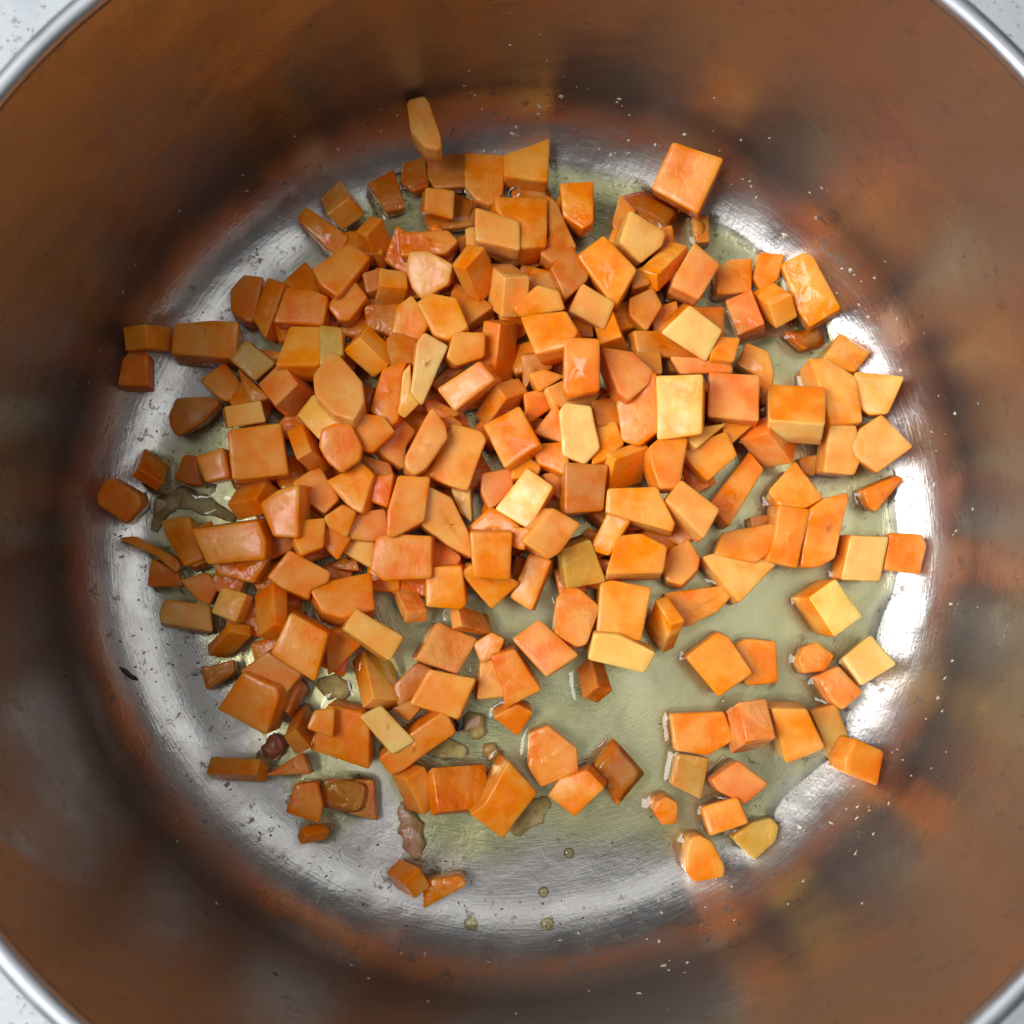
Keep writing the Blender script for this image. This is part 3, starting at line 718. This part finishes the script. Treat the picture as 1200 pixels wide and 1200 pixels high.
NOBOX = ('rounded', 'cone', 'nub', 'barrel', 'shield', 'wedge', 'many-sided', 'sliver', 'splinter', 'ragged', 'olive', 'lump')
def box_mesh(it):
    """a six-sided outline is a cuboid seen corner-on: find its three edges in space"""
    P = list(it['poly'])
    while len(P) > 6:
        ar = [abs((P[i][0] - P[i - 1][0]) * (P[(i + 1) % len(P)][1] - P[i - 1][1]) - (P[(i + 1) % len(P)][0] - P[i - 1][0]) * (P[i][1] - P[i - 1][1])) for i in range(len(P))]
        P.pop(ar.index(min(ar)))
    cx, cy = it['c']; best = None
    X = [at(px, py, it['z'] - 0.003).to_2d() for px, py in P]
    cen = sum(X, Vector((0, 0))) / 6; nad = Vector((CAMLOC.x, CAMLOC.y))
    for s in (0, 1):
        A, B, C = X[s], X[s + 2], X[(s + 4) % 6]; a, b_, c_ = X[(s + 1) % 6], X[(s + 3) % 6], X[(s + 5) % 6]
        Q = ((A + B - a) + (B + C - b_) + (C + A - c_)) / 3
        u = [A - Q, B - Q, C - Q]
        d01, d12, d20 = u[0].dot(u[1]), u[1].dot(u[2]), u[2].dot(u[0])
        if max(d01, d12, d20) >= -1e-7: continue
        z = [math.sqrt(d01 * d20 / -d12), math.sqrt(d01 * d12 / -d20), math.sqrt(d12 * d20 / -d01)]
        e = [Vector((*u[k], -z[k])) for k in range(3)]
        L = [v.length for v in e]
        if min(L) < 0.0022 or max(L) > 0.024: continue
        zz = min(range(3), key=lambda k: abs(e[k].normalized().z) * -1)      # the steepest edge is the upright one
        f = [v for k, v in enumerate(e) if k != zz]
        if abs(e[zz].normalized().z) < 0.6: continue
        fc = Q + (f[0].to_2d() + f[1].to_2d()) / 2
        score = (fc - cen).dot(cen - nad)
        ha = abs(u[0].cross(u[1])) + abs(u[1].cross(u[2])) + abs(u[2].cross(u[0]))
        if ha < 0.86 * it['area'] * ((CAM_H - it['z'] + 0.003) / F_PX) ** 2: continue
        if best is None or score > best[0]: best = (score, Q, e, zz)
    if best is None: return None
    _, Q, e, zz = best
    if e[zz].length > 0.013: e[zz] = e[zz] * (0.013 / e[zz].length)
    drop = -(e[0].z + e[1].z + e[2].z)
    zq = max(it['z'], 0.0003 + drop) if it['lay'] < 2 else it['z'] + 0.25 * max(0, drop - it['th'])
    V = []
    jit = 0.00030
    for i in (0, 1):
        for j in (0, 1):
            for k in (0, 1):
                V.append(Vector((Q.x, Q.y, zq)) + e[0] * i + e[1] * j + e[2] * k + Vector((random.uniform(-jit, jit), random.uniform(-jit, jit), random.uniform(-jit, jit))))
    F = [(0, 1, 3, 2), (4, 6, 7, 5), (0, 4, 5, 1), (2, 3, 7, 6), (0, 2, 6, 4), (1, 5, 7, 3)]
    zmin = min(v.z for v in V); cc = sum(V, Vector()) / 8
    org = Vector((cc.x, cc.y, zmin))
    bm = bmesh.new(); bv = [bm.verts.new(v - org) for v in V]
    for f in F: bm.faces.new([bv[i] for i in f])
    bmesh.ops.recalc_face_normals(bm, faces=bm.faces)
    bmesh.ops.subdivide_edges(bm, edges=bm.edges[:], cuts=2, use_grid_fill=True)
    sharp = [ed for ed in bm.edges if len(ed.link_faces) == 2 and ed.calc_face_angle() > 0.6]
    bmesh.ops.bevel(bm, geom=sharp, offset=0.00055, segments=3, affect='EDGES', profile=0.6)
    for f in bm.faces: f.smooth = True
    nv = e[zz].normalized()
    me = bpy.data.meshes.new('carrot_piece')
    bm.normal_update()
    tops = [abs(f.normal.dot(nv)) > 0.75 and f.normal.z > 0 for f in bm.faces]
    bm.to_mesh(me); bm.free()
    ca = me.color_attributes.new('tint', 'FLOAT_COLOR', 'CORNER')
    g = random.uniform(0.94, 1.06); cols = []
    for p, t in zip(me.polygons, tops):
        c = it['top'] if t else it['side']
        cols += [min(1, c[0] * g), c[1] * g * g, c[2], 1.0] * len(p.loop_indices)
    ca.data.foreach_set('color', cols)
    me.set_sharp_from_angle(angle=math.radians(32))
    me.materials.append(WET if it['wet'] else DRY)
    hull = [Q + e[0].to_2d(), Q + e[0].to_2d() + e[1].to_2d(), Q + e[1].to_2d(), Q + e[1].to_2d() + e[2].to_2d(), Q + e[2].to_2d(), Q + e[2].to_2d() + e[0].to_2d()]
    it['foot'] = [(p.x, p.y) for p in hull]; it['low'] = zmin
    global NBOX; NBOX += 1
    return me, org
NBOX = 0

def piece_mesh(it):
    P, zt, th = it['poly'], it['z'], it['th']
    cx, cy = it['c']
    dist = CAM_H - zt
    nat = ((NADIR[0] - cx) * th / dist, (NADIR[1] - cy) * th / dist)     # where a level piece's underside shows
    if it['lean'] is None:
        jl = random.uniform(0.06, 0.32) if it['lay'] > 0 else random.uniform(0, 0.28) if it['lay'] < 0 else random.uniform(0, 0.09); ja = random.uniform(0, 6.28)
        nx, ny = jl * math.cos(ja), jl * math.sin(ja)
        sh = (-nat[0] * 0.25, -nat[1] * 0.25)
    else:
        ex, ey = it['lean'][0] - nat[0] * 0.6, it['lean'][1] - nat[1] * 0.6
        ppm = F_PX / dist
        nx, ny = -ex / ppm / th, ey / ppm / th
        l = math.hypot(nx, ny)
        if l > 0.62: nx, ny = nx * 0.62 / l, ny * 0.62 / l
        sh = (0, 0)
    if len(P) >= 6 and it['lay'] >= 0 and it['lean'] is None and not any(w in it['label'] for w in NOBOX):
        r_ = box_mesh(it)
        if r_ is not None: return r_
    nrm = Vector((nx, ny, math.sqrt(max(0.05, 1 - nx * nx - ny * ny))))
    c3 = at(cx + sh[0], cy + sh[1], zt)
    W = []
    for px, py in P:
        d = ray(px + sh[0], py + sh[1])
        t = (c3 - CAMLOC).dot(nrm) / d.dot(nrm)
        W.append(CAMLOC + d * t)
    # rounded, subdivided outline in the plane of the upper face
    n = len(W); R = 0.0007; out = []
    for i in range(n):
        p0, p1, p2 = W[i - 1], W[i], W[(i + 1) % n]
        a = p0 - p1; b = p2 - p1
        r = min(R, a.length * 0.3, b.length * 0.3)
        A = p1 + a.normalized() * r; B = p1 + b.normalized() * r
        out += [A, (A + B) * 0.25 + p1 * 0.5, B]
        C = p2 + (p1 - p2).normalized() * min(R, b.length * 0.3)
        for k in (1, 2): out.append(B.lerp(C, k / 3))
    N = len(out); cen = sum(out, Vector()) / N
    rad = sum((p - cen).length for p in out) / N
    bev = min(0.0005, rad * 0.11)
    down = -nrm
    tp = random.uniform(0.96, 1.03); skx = Vector((random.uniform(-1, 1), random.uniform(-1, 1), 0)) * th * 0.06
    dome = random.uniform(0.00004, 0.00012)
    def ring(inset, depth, k=1.0, sk=0.0):
        o = []
        for p in out:
            v = p - cen
            q = cen + v * k * max(0.0, 1 - inset / max(v.length, 1e-6)) + down * depth + skx * sk
            o.append(q)
        return o
    rings = [ring(rad * 0.55, -dome), ring(bev * 3.2, -dome * 0.3), ring(bev, 0), ring(bev * 0.3, bev * 0.3), ring(0, bev), ring(0, bev * 3.2),
             ring(0, th * 0.55, 1 + (tp - 1) * 0.5, 0.5), ring(0, th - bev, tp, 1), ring(bev, th, tp, 1)]
    V = [cen + nrm * dome * 1.2]; 
    for r_ in rings: V += r_
    V.append(cen + down * th + skx)
    F, top = [], []
    for i in range(N):
        j = (i + 1) % N
        F.append((0, 1 + i, 1 + j)); top.append(True)
    for k in range(len(rings) - 1):
        for i in range(N):
            j = (i + 1) % N; a = 1 + k * N; b = a + N
            F.append((a + i, b + i, b + j, a + j)); top.append(k < 3)
    a = 1 + (len(rings) - 1) * N
    for i in range(N):
        F.append((a + i, len(V) - 1, a + (i + 1) % N)); top.append(False)
    it['foot'] = [(p.x, p.y) for p in ring(0, min(max(zt - OIL_Z, 0), th))]
    it['low'] = zt - th
    # hand-cut unevenness
    ph = [random.uniform(0, 6.28) for _ in range(6)]; amp = min(0.00007, rad * 0.02)
    for q in V:
        q += Vector((math.sin(q.y * 520 + ph[0]) + math.sin(q.z * 610 + ph[1]),
                     math.sin(q.z * 560 + ph[2]) + math.sin(q.x * 640 + ph[3]),
                     math.sin(q.x * 590 + ph[4]) + math.sin(q.y * 500 + ph[5]))) * amp * 0.5
    # stand on the floor or on what lies below; keep clear of the wall
    zmin = min(q.z for q in V)
    base = zt - th
    org = Vector((cen.x, cen.y, zmin))
    me = bpy.data.meshes.new('carrot_piece')
    me.from_pydata([q - org for q in V], [], F)
    me.polygons.foreach_set('use_smooth', [True] * len(F))
    ca = me.color_attributes.new('tint', 'FLOAT_COLOR', 'CORNER')
    g = random.uniform(0.94, 1.06); cols = []
    for pi, f in enumerate(F):
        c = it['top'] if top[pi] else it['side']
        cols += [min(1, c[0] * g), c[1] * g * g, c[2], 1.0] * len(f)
    ca.data.foreach_set('color', cols)
    me.materials.append(WET if it['wet'] else DRY)
    if zmin < 0.0002:
        org.z = 0.0002
    return me, org

for ii_, it in enumerate(items):
    if it['lay'] < 0:
        if BURIED is not None and ii_ - len(DICE) not in BURIED: continue
        if BURIED is not None: it['label'] = BURIED[ii_ - len(DICE)]
    me, org = piece_mesh(it)
    o = link('carrot_piece', me); o.location = org
    tag(o, it['label'], 'carrot', 'carrot pieces buried under the heap' if it['lay'] < 0 else 'diced carrot pieces frying in the pot')

print('boxes', NBOX)
# ------------------------------------------------------------------ oil
STEP = 0.0004; NG = 525
ax = (np.arange(NG) - NG / 2 + 0.5) * STEP
XX, YY = np.meshgrid(ax, ax)
POOL = [(430,215),(480,192),(560,176),(640,178),(700,190),(760,200),(790,235),(850,250),(890,278),(950,320),(985,365),(1000,395),(1055,425),(1075,470),
        (1072,540),(1055,585),(1082,625),(1088,660),(1062,690),(1035,720),(1022,760),(1008,800),(985,830),(1000,860),(985,890),(955,905),(925,915),(915,950),(890,985),(840,1005),(800,1000),(720,985),(640,990),
        (570,1005),(515,1010),(490,1000),(470,960),(462,905),(440,890),(410,905),(430,960),(380,985),(350,960),(330,915),(300,868),(290,820),(255,800),(240,780),(290,735),
        (240,745),(195,720),(185,680),(172,610),(185,580),(160,545),(215,520),(255,490),(275,450),(300,400),(322,350),(345,310),(400,300),(420,290),(415,240)]
pool = [at(x, y, 0.001) for x, y in POOL]
pm = inside([(p.x, p.y) for p in pool], XX, YY).astype(float)
cm_ = np.zeros_like(pm)
for it in items:
    if 'low' not in it or it['low'] > OIL_Z or it['z'] < OIL_Z + 0.0004: continue
    cm_ = np.maximum(cm_, inside(it['foot'], XX, YY))
def blur(a, sig):
    f = np.fft.rfft2(a); ky = np.fft.fftfreq(NG)[:, None]; kx = np.fft.rfftfreq(NG)[None, :]
    return np.fft.irfft2(f * np.exp(-2 * (math.pi * sig / STEP) ** 2 * (kx * kx + ky * ky)), s=a.shape)
def fnoise(sig):
    a = blur(rng.standard_normal((NG, NG)), sig); return a / a.std()
edge = blur(pm, 0.0045) + 0.07 * fnoise(0.004) + 0.02 * fnoise(0.002)
cling = blur(cm_, 0.0011)
edge = edge + 0.55 * np.clip(cling, 0, 1) * (blur(pm, 0.005) > 0.15)      # oil clings round the pieces
hgt = OIL_Z * np.clip((edge - 0.20) * 1.35, 0, 1) ** 1.1
hgt = np.where(hgt > 0, hgt + 0.0021 * cling * np.clip(hgt / OIL_Z, 0, 1) + 0.00007 * fnoise(0.004), 0)
hgt = np.where(hgt > 0, np.maximum(hgt, 0.00012), 0)
keep = hgt > 0
keep &= (XX ** 2 + YY ** 2) < (POT_R - FIL * 0.55) ** 2
rr = np.sqrt(XX ** 2 + YY ** 2) - (POT_R - FIL)
flo = np.where(rr > 0, FIL - np.sqrt(np.maximum(FIL ** 2 - np.clip(rr, 0, FIL) ** 2, 0)), 0)
hgt = np.maximum(hgt, flo + 0.0001)
idx = -np.ones(pm.shape, int); ii = np.argwhere(keep); idx[keep] = np.arange(keep.sum())
verts = np.stack([XX[keep], YY[keep], hgt[keep]], 1)
q = keep[:-1, :-1] & keep[1:, :-1] & keep[:-1, 1:] & keep[1:, 1:]
fa = np.stack([idx[:-1, :-1][q], idx[:-1, 1:][q], idx[1:, 1:][q], idx[1:, :-1][q]], 1)
me = bpy.data.meshes.new('cooking_oil'); me.from_pydata(verts.tolist(), [], fa.tolist())
me.polygons.foreach_set('use_smooth', [True] * len(fa))
at_ = me.attributes.new('depth', 'FLOAT', 'POINT')
at_.data.foreach_set('value', np.clip((hgt - flo)[keep] / OIL_Z, 0, 1).astype(np.float32))
oil = link('cooking_oil', me, None, OIL)
tag(oil, 'shallow greenish yellow frying oil pooled on the pot floor', 'oil', kind='stuff')

# ------------------------------------------------------------------ scraps, drops, crumbs
def blob(path, width, thick, mat, name, label, cat, z=0.0, seed=0):
    """a flattened, knobbly strip that follows a path of photograph pixels"""
    rd = random.Random(seed); pts = [at(x, y, 0.002) for x, y in path]
    fine = []
    for i in range(len(pts) - 1):
        for k in range(6): fine.append(pts[i].lerp(pts[i + 1], k / 6))
    fine.append(pts[-1]); n = len(fine); S = 12; V, Fc = [], []
    org = Vector((fine[n // 2].x, fine[n // 2].y, floor_z(fine[n // 2].x, fine[n // 2].y) + z))
    for i, p in enumerate(fine):
        d = (fine[min(i + 1, n - 1)] - fine[max(i - 1, 0)]); d.z = 0; d.normalize(); s = Vector((-d.y, d.x, 0))
        t = i / (n - 1); e = max(0.08, math.sin(math.pi * min(max(t, 0.02), 0.98)) ** 0.45)
        w = width * 0.52 * e * (1 + 0.16 * math.sin(i * 1.1 + seed) + rd.uniform(-0.05, 0.05)); h = thick * 0.62 * e * (1 + 0.2 * math.sin(i * 0.9 + 2 * seed))
        for k in range(S):
            a = 2 * math.pi * k / S; j = rd.uniform(0.93, 1.07)
            V.append(Vector((p.x, p.y, floor_z(p.x, p.y) + z)) + s * w * j * math.cos(a) + Vector((0, 0, h * 0.5 * (1 + j * math.sin(a)))) - org)
    for i in range(n - 1):
        for k in range(S):
            k2 = (k + 1) % S; Fc.append((i * S + k, i * S + k2, (i + 1) * S + k2, (i + 1) * S + k))
    Fc.append(tuple(range(S))[::-1]); Fc.append(tuple((n - 1) * S + k for k in range(S)))
    me = bpy.data.meshes.new(name); me.from_pydata(V, [], Fc); me.polygons.foreach_set('use_smooth', [True] * len(Fc))
    o = link(name, me, None, mat); o.location = org
    return tag(o, label, cat)
blob([(178,622),(190,592),(212,582),(240,592),(275,608)], 0.0052, 0.0026, FOND, 'meat_scrap', 'long pale brown meat scrap in oil at the left, under the upright slab', 'meat scrap', 0.0002, 1)
blob([(545,838),(556,850),(562,866)], 0.0058, 0.0044, FOND, 'meat_scrap', 'lumpy brown meat scrap at lower centre', 'meat scrap', 0.0002, 2)
blob([(533,838),(539,848),(536,858)], 0.0022, 0.0034, CHAR, 'burnt_crumb', 'black charred crumb beside the lumpy brown meat scrap', 'crumb', 0.0002, 3)
blob([(566,874),(578,884),(588,893)], 0.0042, 0.0036, PINK, 'bacon_bit', 'pinkish bacon bit above the large flat carrot lozenge', 'bacon bit', 0.0002, 4)
blob([(472,940),(479,962),(484,985),(488,1010)], 0.0056, 0.0024, PINK, 'bacon_bit', 'long bacon strip running down to the two bottom carrot ends', 'bacon bit', 0.0002, 5)
blob([(308,888),(322,874),(338,868)], 0.0052, 0.0046, RED, 'meat_scrap', 'dark red scrap between carrot blocks at lower left', 'meat scrap', 0.0002, 6)
blob([(300,900),(312,884),(330,884)], 0.0040, 0.0032, FOND, 'meat_scrap', 'small brown scrap touching the dark red one, lower left', 'meat scrap', 0.0002, 16)
blob([(600,978),(622,955),(644,938)], 0.0060, 0.0016, FOND, 'meat_scrap', 'murky flat brown scrap right below the large flat lozenge', 'meat scrap', 0.0002, 7)
blob([(500,882),(525,878),(548,884)], 0.0050, 0.0022, FOND, 'meat_scrap', 'grey-brown scrap above the glossy glinting carrot block', 'meat scrap', 0.0002, 8)
blob([(370,800),(392,806),(410,812)], 0.0060, 0.0020, FOND, 'meat_scrap', 'dark glistening scrap right of the big clean carrot square', 'meat scrap', 0.0002, 9)
blob([(146,781),(155,790),(164,797)], 0.0013, 0.0012, CHAR, 'burnt_crumb', 'black burnt sliver on bare steel at lower left', 'crumb', 0.0001, 10)
blob([(990,221),(992,224)], 0.0010, 0.001, CHAR, 'burnt_crumb', 'single black crumb on the upper right wall', 'crumb', 0.0001, 11)

def dome_mesh(bm, c, nrm, r, h, rd, seg=10):
    t = nrm.orthogonal().normalized(); b = nrm.cross(t); an = rd.uniform(0, 6.28)
    t, b = t * math.cos(an) + b * math.sin(an), b * math.cos(an) - t * math.sin(an)
    if seg < 12:
        st_ = rd.uniform(1.0, 1.7); t = t * st_; b = b / st_
    jj = 0.05 if seg > 12 else 0.35
    js = [rd.uniform(1 - jj, 1 + jj) for _ in range(seg)]
    rows = []
    for e, f in ((1.0, 0.0), (0.86, 0.5), (0.5, 0.86)):
        rows.append([bm.verts.new(c + (t * math.cos(2 * math.pi * k / seg) + b * math.sin(2 * math.pi * k / seg)) * r * e * js[k] + nrm * h * f) for k in range(seg)])
    top = bm.verts.new(c + nrm * h)
    for a, bb in zip(rows, rows[1:]):
        for k in range(seg):
            f = bm.faces.new((a[k], a[(k + 1) % seg], bb[(k + 1) % seg], bb[k])); f.smooth = True
    for k in range(seg):
        f = bm.faces.new((rows[-1][k], rows[-1][(k + 1) % seg], top)); f.smooth = True

rd = random.Random(5)
for (x, y, r, lab) in ((552, 1082, 0.0019, 'left of two oil drops at the bottom wall bend'), (641, 1083, 0.0019, 'right of two oil drops at the bottom wall bend'),
                       (667, 1000, 0.0014, 'oil drop with a brown speck below the oil pool'), (637, 1046, 0.0014, 'small oil drop above the right bottom drop'),
                       (736, 1073, 0.0008, 'tiny oil drop at the lower right of the bottom pair')):
    p = at(x, y, 0.0005); p.z = floor_z(p.x, p.y)
    bm = bmesh.new(); dome_mesh(bm, Vector((0, 0, 0.00005)), Vector((0, 0, 1)), r, r * 0.45, rd, 16)
    me = bpy.data.meshes.new('oil_drop'); bm.to_mesh(me); bm.free()
    o = link('oil_drop', me, None, DROP); o.location = p
    tag(o, lab, 'oil drop', 'oil drops on bare steel')

def wall_pt(th_, s):
    """s: length along the fillet and up the wall"""
    arc = FIL * math.pi / 2
    if s < arc:
        t = s / FIL; r = POT_R - FIL + FIL * math.sin(t); z = FIL - FIL * math.cos(t); n = Vector((-math.sin(t), 0, math.cos(t)))
    else: r = POT_R; z = FIL + (s - arc); n = Vector((-1, 0, 0))
    c, s_ = math.cos(th_), math.sin(th_)
    return Vector((r * c, r * s_, z)), Vector((n.x * c, n.x * s_, n.z))
bm = bmesh.new()
for k in range(520):
    ang = rd.choice((rd.gauss(55, 28), rd.gauss(85, 35), rd.uniform(0, 360), rd.gauss(-45, 35)))
    s = abs(rd.gauss(0.004, 0.018)); s = min(s, 0.07)
    p, n = wall_pt(math.radians(ang), s); r = abs(rd.gauss(0.00012, 0.00018)) + 0.00010
    dome_mesh(bm, p + n * 0.00002, n, r, r * 0.6, rd, 8)
me = bpy.data.meshes.new('oil_spatter'); bm.to_mesh(me); bm.free()
tag(link('oil_spatter', me, None, GREASE), 'fine oil spatter dotted over the pot wall', 'oil spatter', kind='stuff')

bm = bmesh.new()
for k in range(420):
    ang = rd.choice((rd.gauss(190, 45), rd.gauss(230, 40), rd.uniform(0, 360)))
    r0 = rd.choice((rd.gauss(0.094, 0.007), rd.gauss(0.099, 0.004), rd.uniform(0.06, 0.1)))
    rad = min(abs(rd.gauss(0.00010, 0.00013)) + 0.00009, 0.00034)
    if r0 > POT_R - FIL: p, n = wall_pt(math.radians(ang), min(r0 - POT_R + FIL, 0.03))
    else: p, n = Vector((r0 * math.cos(math.radians(ang)), r0 * math.sin(math.radians(ang)), 0)), Vector((0, 0, 1))
    dome_mesh(bm, p + n * 0.00002, n, rad, rad * 0.5, rd, 6)
for k in range(60):
    p, n = wall_pt(math.radians(rd.uniform(0, 360)), rd.uniform(0.01, 0.075)); rad = abs(rd.gauss(0.0001, 0.0002)) + 0.0001
    dome_mesh(bm, p + n * 0.00002, n, rad, rad * 0.5, rd, 6)
me = bpy.data.meshes.new('burnt_specks'); bm.to_mesh(me); bm.free()
tag(link('burnt_specks', me, None, GRIT), 'tiny dark burnt specks scattered over the bare steel', 'specks', kind='stuff')
